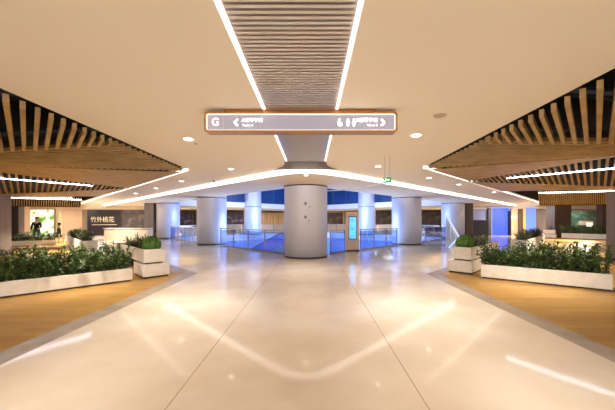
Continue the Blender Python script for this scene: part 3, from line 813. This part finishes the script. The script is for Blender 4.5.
# ------------------------------------------------------------------ far walls and shops
struct('wall_back_left', B(-32,-15.3,30.0,30.15,0,3.6), M['cream'])
struct('wall_back_right', B(15.2,32,30.0,30.15,0,3.6), M['taupe'])
struct('wall_back', B(-24,24,45.8,46,0,3.6), M['taupe'])
struct('wall_left', B(-32.2,-32,-8,46,0,4.1), M['cream']); struct('wall_right', B(32,32.2,-8,46,0,4.1), M['cream'])
struct('wall_side_left', B(-24.1,-24,30.15,46,0,3.2), M['taupe']); struct('wall_side_right', B(24,24.1,30.15,46,0,3.2), M['taupe'])
struct('trim_6', B(-32,-15.3,29.7,30,2.66,3.15), M['cream']); struct('trim_7', B(15.2,32,29.7,30,2.78,3.15), M['cream'])

def panel(nm, lab, cat, u0, u1, v0, v1, Y, m, frame=M['black'], th=.12):
    a_, b_ = at(u0,v1,Y), at(u1,v0,Y); z0 = max(a_.z,0)
    r = thing(nm, lab, cat, ((a_.x+b_.x)/2,Y,z0)); hw = (b_.x-a_.x)/2; h = b_.z-z0
    obj('panel', B(-hw,hw,0,th,0,h), m, r)
    if frame:
        bm = B(-hw-.08,-hw,-.04,th,0,h); box(bm,hw,hw+.08,-.04,th,0,h); box(bm,-hw-.08,hw+.08,-.04,th,h,h+.08)
        obj('frame', bm, frame, r)
    return r, hw, h
YL = 29.5
panel('garden_mural','bright white and green garden mural beyond the left deck','mural',28,54,209.6,236,YL,M['mural'],M['taupe'])
r, hw, h = panel('shop_sign_board','black shop sign board with pale Chinese lettering beyond the left deck','sign board',88,121,210.3,236,YL,M['board'],M['brown_pillar'])
text('竹外桃花', .62, (-.2,-.02,h*.62), M['boardtext'], r)
obj('underline', B(-hw*.75,hw*.75,-.02,0,h*.42,h*.435), M['boardtext'], r)
panel('shop_window','dark shop front with a grey figure display right of the black sign board','shop window',122,148,210.5,236,YL,M['shopdark'],M['brown_pillar'])
panel('wall_panel','tan wall panel between the mural and the black sign board','wall panel',62,82,209.8,236,YL,M['tan_pillar'],None)
def counter(lab, u0, u1, Y, h, d=.7, top=True):
    x0, x1 = (u0-312)*Y/F, (u1-312)*Y/F
    r = thing('counter', lab, 'counter', ((x0+x1)/2,Y,0)); hw = (x1-x0)/2
    obj('body', B(-hw,hw,0,d,0,h-.12), M['counter'], r); obj('countertop', bevelled(B(-hw-.05,hw+.05,-.05,d+.05,h-.06,h),.01,1), M['white'], r)
    obj('shadow_gap', B(-hw+.05,hw-.05,.04,d-.04,h-.12,h-.06), M['gold'], r)
counter('cream shop counter in front of the dark shop front at left',104,148,22.6,.95)
# two small stools silhouetted on the counter's far side are left out: too small to tell
# atrium shops
YC = 44.5
panel('shop_window','dark violet patterned shop window between the two left columns','shop window',170,193,212.3,232,YC,M['navy'],M['brown_pillar'])
panel('shop_window','dark violet patterned shop window right of the left of centre column','shop window',215,243,212.5,230,YC,M['navy'],M['brown_pillar'])
panel('shop_window','brown curtained shop front left of the centre column','shop window',256,288,212.8,230.5,YC,M['curtain'],M['brown_pillar'])
panel('shop_window','dark brown shop front left of the kiosk','shop window',325,343,212.4,230,YC,M['shopdark'],M['gold'])
panel('shop_window','dark paned shop window between the kiosk and the right of centre column','shop window',376,394,212.8,230,YC,M['shopdark'],M['brown_pillar'])
panel('shop_window','dim brown shop front between the right columns','shop window',420,446,212.5,230,YC,M['shopdark'],M['brown_pillar'])
counter('low cream counter across the atrium left of the centre column',259,288,40.5,.95)
counter('low cream counter across the atrium behind the left railing',219,241,38.5,.95)
counter('low cream counter across the atrium between the left columns',173,190,38,.8)
counter('low cream counter across the atrium behind the kiosk',324,396,40.8,.95)
for u, lab in ((263,'dark'),):
    pass
# right shops
r, hw, h = panel('shop_window','white framed shop window with a dark counter beside the brown pillar at right','shop window',469.5,488,209,236,YL,M['violet'],M['white'])
obj('display_counter', B(-hw,hw*.75,-.5,-.05,0,h*.58), M['black'], r)
panel('shop_post','brown post between the white framed shop and the blue wall','post',488.5,491.5,208,236,YL-.2,M['brown_pillar'],None,.3)
panel('blue_wall_panel','bright blue lit wall panel in the right background','wall panel',492,508.5,208.5,236,YL,M['bluewall'],M['skyblue'])
panel('shop_post','thin black post right of the blue wall panel','post',509,511,211,236,YL-.2,M['black'],None,.3)
panel('poster','tan poster with a pale patch right of the thin black post','poster',511.5,519,208.5,236,YL,M['poster'],None)
panel('shop_post','dark brown post between the tan poster and the orange strip','post',519,523,209,236,YL-.2,M['brown_pillar'],None,.3)
panel('light_strip','glowing orange strip left of the pale blue panel','light strip',523,525.5,209,236,YL,M['orange'],None)
panel('blue_wall_panel','pale blue lit panel beside the orange strip','wall panel',526,536,208,236,YL,M['skyblue'],None)
r, hw, h = panel('picture_window','dark green wide picture window above the far planter at right','picture window',571,604,211.5,236,28.5,M['picture'],M['brown_pillar'])
obj('pale_building', B(-hw*.55,hw*.35,-.03,0,h*.45,h*.62), M['taupe'], r); obj('pale_building', B(-hw*.1,hw*.3,-.05,-.03,h*.38,h*.55), M['white'], r)

# ------------------------------------------------------------------ downlights, exit sign, camera dome
def downlight(u, v, lab, rad=.07, z=None, on=True):
    z = CH if z is None else z
    Y = (z-EYE)*F/(220-v); x = (u-312)*Y/F
    r = thing('downlight', lab, 'downlight', (x,Y,z))
    bm = bmesh.new(); cyl(bm,(0,0),rad+.022,-.012,.0,24); obj('trim_ring', bm, M['white'], r)
    obj('lens', cyl(bmesh.new(),(0,0),rad,-.018,-.004,24), M['lens'] if on else M['soffit'], r)
    return x, Y, z
dl = [downlight(188.5,138.5,'bright round downlight in the ceiling just right of the left timber ceiling',.085),
 downlight(416,134.7,'bright round downlight in the ceiling just left of the right timber ceiling',.085),
 downlight(231,168.7,'small downlight in the ceiling above the left stretch of the cove light',.07),
 downlight(378,166.2,'small downlight in the ceiling left of the green exit sign',.07),
 downlight(181.5,181,'small downlight right of the lit rim of the left timber ceiling',.08),
 downlight(156,188,'second small downlight along the lit rim of the left timber ceiling',.08),
 downlight(135.5,193.3,'third small downlight along the lit rim of the left timber ceiling',.09),
 downlight(429,177.6,'small downlight just below the tip of the right timber ceiling',.08),
 downlight(459,184.2,'second small downlight along the lit rim of the right timber ceiling',.08),
 downlight(494,192,'third small downlight along the lit rim of the right timber ceiling',.09),
 downlight(306,175,'small downlight in the soffit in front of the centre column',.06,SZ)]
# grey ceiling vent and sensor
Y = (CH-EYE)*F/(220-115); 
r = thing('smoke_detector','round grey smoke detector flush in the right ceiling','smoke detector',((440-312)*Y/F,Y,CH))
obj('rim', cyl(bmesh.new(),(0,0),.105,-.008,0,32), M['soffit'], r); obj('grille', cyl(bmesh.new(),(0,0),.085,-.016,-.006,32), mat('detector_grey',(190,172,152),.6), r)
Y = (CH-EYE)*F/(220-143); 
r = thing('smoke_detector','small grey sensor beside the bright left downlight','smoke detector',((196-312)*Y/F,Y,CH))
obj('rim', cyl(bmesh.new(),(0,0),.05,-.015,0,24), M['soffit'], r); obj('grille', cyl(bmesh.new(),(0,0),.035,-.022,-.012,24), mat('sensor_grey',(190,172,152),.6), r)
def dome(u, v, lab):
    Y = (CH-EYE)*F/(220-v+1.2); r = thing('dome_camera', lab, 'camera', ((u-312)*Y/F,Y,CH))
    obj('mount', cyl(bmesh.new(),(0,0),.06,-.03,0,24), M['white'], r)
    bm = bmesh.new(); bmesh.ops.create_uvsphere(bm,u_segments=20,v_segments=10,radius=.05,matrix=Matrix.Translation((0,0,-.035)))
    obj('dome', bm, M['black'], r, True)
dome(214,181,'black dome security camera on the ceiling at the left stretch of the cove light')
# hanging green exit sign
Y = 6.8; c = at(387.3,180,Y)
r = thing('exit_sign','small green emergency exit sign hanging on two thin rods','exit sign',(c.x,Y,c.z),math.radians(-48))
obj('body', B(-.1,.1,-.015,.015,-.065,.065), M['exit'], r)
for s in (-.07,.07):
    bm = bmesh.new(); tube(bm,[(s,0,.06),(s,0,CH-c.z)],.004,6); obj('rod', bm, M['steel'], r)
bm = bmesh.new()   # white running figure
def pl2(pts): bm.faces.new([bm.verts.new((x,-.018,z)) for x,z in pts])
pl2([(-.045,.03),(-.028,.03),(-.028,.046),(-.045,.046)]); pl2([(-.05,.022),(-.022,.022),(-.03,-.01),(-.052,-.005)])
pl2([(-.05,-.005),(-.038,-.008),(-.02,-.045),(-.034,-.045)]); pl2([(-.05,-.003),(-.04,-.006),(-.066,-.045),(-.078,-.04)])
pl2([(.0,.008),(.04,.008),(.04,.026),(.075,0),(.04,-.026),(.04,-.008),(.0,-.008)])
bmesh.ops.solidify(bm, geom=bm.faces[:], thickness=.002); obj('symbol', bm, M['signwhite'], r)
# thin curved white tube under the soffit
bm = bmesh.new()
pts = []
for k in range(13):
    t = k/12; u = 327+58*t; v = 190.8-8.4*t+1.8*math.sin(PI*t); p = at(u,v,12.3-5.45*t); pts.append(p)
tube(bm, pts, .018, 8)
o = obj('cable', bm, M['white']); tag(o,'thin white curved cable slung between the centre column and the exit sign','cable',kind='thing')

# ------------------------------------------------------------------ people (far left, behind the far planter)
def skin_body(name, joints, edges, m, parent, sub=2):
    me = bpy.data.meshes.new(name); me.from_pydata([j[0] for j in joints], edges, []); 
    o = bpy.data.objects.new(name, me); COL.objects.link(o); o.parent = parent
    o.modifiers.new('skin','SKIN'); me.skin_vertices.new() if not me.skin_vertices else None
    for i, j in enumerate(joints):
        rr = j[1]; me.skin_vertices[0].data[i].radius = (rr, rr) if not isinstance(rr, tuple) else rr
    me.skin_vertices[0].data[0].use_root = True
    sm = o.modifiers.new('sub','SUBSURF'); sm.levels = sub; sm.render_levels = sub
    me.materials.append(m)
    return o
def person(loc, rz, lab, pose, top, legs, hairm):
    r = thing('person', lab, 'person', loc, rz)
    st = pose == 'stand'; hip = .92 if st else .5
    sh = hip+.52; nk = sh+.07
    hz = nk+.17
    J = [((0,0,hip),(.15,.1)),((0,0,hip+.25),(.13,.09)),((0,0,sh-.06),(.16,.1)),((0,0,nk),(.055,.055)),((0,-.02,hz-.05),(.075,.085)),((0,-.02,hz+.06),(.07,.08))]
    E = [(0,1),(1,2),(2,3),(3,4),(4,5)]
    def add(p, r_, to): J.append((p,r_)); E.append((to,len(J)-1)); return len(J)-1
    hands = []
    for s in (-1,1):
        a = add((s*.19,0,sh-.03),.058,2); e = add((s*.25,-.02,sh-.3),.045,a)
        w = add((s*.2,-.2,sh-.4) if s > 0 or not st else (s*.27,-.05,sh-.55),.032,e); h_ = add(tuple(Vector(J[w][0])+Vector((0,-.06,-.05))),(.035,.02),w)
        for q in range(4):
            b = Vector(J[h_][0])+Vector(((q-1.5)*.017,-.02,-.01)); f = add(tuple(b),.009,h_); add(tuple(b+Vector((0,-.035-.006*(q in (1,2)),-.035))),.008,f)
        f = add(tuple(Vector(J[w][0])+Vector((-s*.035,-.03,-.02))),.01,w); add(tuple(Vector(J[w][0])+Vector((-s*.05,-.065,-.03))),.009,f)
    for s in (-1,1):
        a = add((s*.1,0,hip-.05),.085,0)
        if st: k_ = add((s*.11,-.02,.48),.06,a); f = add((s*.11,.02,.09),.042,k_); add((s*.12,-.15,.045),.04,f)
        else: k_ = add((s*.12,-.42,.5),.065,a); f = add((s*.12,-.42,.09),.042,k_); add((s*.12,-.58,.045),.04,f)
    o = skin_body('body', J, E, M['skin'], r)
    # face
    bm = bmesh.new()
    for s in (-1,1): bmesh.ops.create_uvsphere(bm,u_segments=8,v_segments=6,radius=.011,matrix=Matrix.Translation((s*.032,-.1,hz+.01)))
    obj('eyes', bm, M['black'], r)
    # clothes: slightly larger skins over torso/arms and legs
    Jt = [((0,0,hip-.04),(.165,.118)),((0,0,hip+.25),(.145,.108)),((0,0,sh-.06),(.175,.118)),((0,0,sh+.0),(.09,.08))]; Et = [(0,1),(1,2),(2,3)]
    for s in (-1,1):
        i0 = 6 if s < 0 else 6+4+10
    k = 0
    arms = [i for i, (a, b) in enumerate(E) if a == 2 and b != 3]
    for ei in arms:
        a = E[ei][1]; e = a+1; w = a+2
        n0 = len(Jt); Jt += [(J[a][0],.07),(J[e][0],.06),(tuple(Vector(J[e][0]).lerp(Vector(J[w][0]),.85)),.045)]; Et += [(2,n0),(n0,n0+1),(n0+1,n0+2)]
    skin_body('jacket', Jt, Et, top, r)
    Jl = [((0,0,hip),(.155,.115))]; El = []
    for ei, (a, b) in enumerate(E):
        if a == 0 and b > 5:
            n0 = len(Jl); Jl += [(J[b][0],.1),(J[b+1][0],.075),(tuple(Vector(J[b+2][0])+Vector((0,0,.03))),.06)]; El += [(0,n0),(n0,n0+1),(n0+1,n0+2)]
    skin_body('trousers', Jl, El, legs, r)
    bm = bmesh.new(); bmesh.ops.create_uvsphere(bm,u_segments=16,v_segments=10,radius=1,matrix=Matrix.Translation((0,.015,hz+.055))@Matrix.Diagonal((.092,.105,.1,1)))
    for v in bm.verts:
        if v.co.y < -.05 and v.co.z < hz+.08: v.co.y = -.05
    obj('hair', bm, hairm, r, True)
    return r
person((-19.2,19.8,0),math.radians(25),'person in a dark jacket and jeans standing behind the far planter at left','stand',M['shirt'],M['jeans'],M['hairb'])
person((-17.9,20.1,0),math.radians(-60),'dark haired person in dark clothes seated behind the far planter at left','sit',M['shirt'],M['shirt'],M['hair'])
r = thing('stool','low wooden stool under the seated person behind the left far planter','stool',(-17.9,20.1,0))
obj('seat', bevelled(B(-.2,.2,-.2,.2,.36,.4),.01,1), M['tan_pillar'], r)
for sx in (-1,1):
    for sy in (-1,1): obj('leg', B(sx*.16-.02,sx*.16+.02,sy*.16-.02,sy*.16+.02,0,.36), M['tan_pillar'], r)

# ------------------------------------------------------------------ lights
def area(name, loc, size, power, col=(1,.9,.76), rot=(0,0,0), sy=None, spread=None):
    l = bpy.data.lights.new(name,'AREA'); l.energy = power; l.color = col
    if sy: l.shape = 'RECTANGLE'; l.size = size; l.size_y = sy
    else: l.shape = 'DISK'; l.size = size
    if spread: l.spread = spread
    o = bpy.data.objects.new(name,l); COL.objects.link(o); o.location = loc; o.rotation_euler = rot
    return o
WARM = (1,.96,.91)
SP = math.radians(95)
for (x,y,z) in dl: area('downlight_fill',(x,y,z-.03),.16,11,WARM,spread=SP)
for y in (5.4,2.2,-1,-4):
    for x in (-2.4,2.0): area('downlight_fill',(x,y,CH-.03),.2,13,WARM,spread=SP)  # extra rows without fittings, added for general illumination
for s, ox in ((-1,-.25),(1,.0)):
    for x, y, p in ((4.9,6.4,20),(6.6,7.8,28),(6.2,3.4,6),(9,10.5,40),(12.5,14,60),(16.5,18.5,70),(9.5,6.5,24),(20,22,70)):
        area('deck_fill',(s*x+ox,y,2.6),.2,p,(1,.9,.76),spread=SP)  # no fittings: added lamps that light the wooden decks and planters
BLUE = (.52,.66,1)
area('atrium_blue_lamp',(CX,25.2,8.1),12,1050,BLUE,spread=math.radians(110))
for x, y in ((-5,20.5),(4.6,20.5),(-7.5,27),(7,27)):
    area('atrium_blue_lamp',(x,y,6.5),1.5,130,BLUE,spread=math.radians(110))
area('void_blue_lamp',(CX,25.2,-4.5),12,900,(.6,.76,1),(PI,0,0))
for x, y in ((-20,26.5),(-26,26.5),(20,27.5),(26,27),(-9,40.6),(0,42),(8.6,40.6),(-17,34),(17,34)):
    area('aisle_fill',(x,y,3.0),1.2,170,WARM)  # no fittings: added fill for the far aisles and shop fronts
area('aisle_fill',(-18.5,24.6,3.0),1.2,130,WARM); area('aisle_fill',(19.5,21,2.6),1.2,50,WARM); area('aisle_fill',(-15.0,21.2,3.05),.6,50,WARM,spread=SP)  # further added fill where the counter and deck backs were dim
area('aisle_fill',(-19.5,38,3.0),1.2,150,WARM); area('aisle_fill',(19,38,3.0),1.2,150,WARM)

w = bpy.data.worlds.new('world'); S.world = w; w.use_nodes = True
bg = w.node_tree.nodes['Background']; bg.inputs[0].default_value = (1,.965,.93,1); bg.inputs[1].default_value = 1.45

S.view_settings.view_transform = 'Standard'; S.view_settings.look = 'None'; S.view_settings.gamma = 1
S.view_settings.use_curve_mapping = False; S.view_settings.exposure = 0.82
S.cycles.use_denoising = True
S.cycles.max_bounces = 8; S.cycles.diffuse_bounces = 4; S.cycles.glossy_bounces = 4; S.cycles.transparent_max_bounces = 16
S.cycles.sample_clamp_indirect = 6
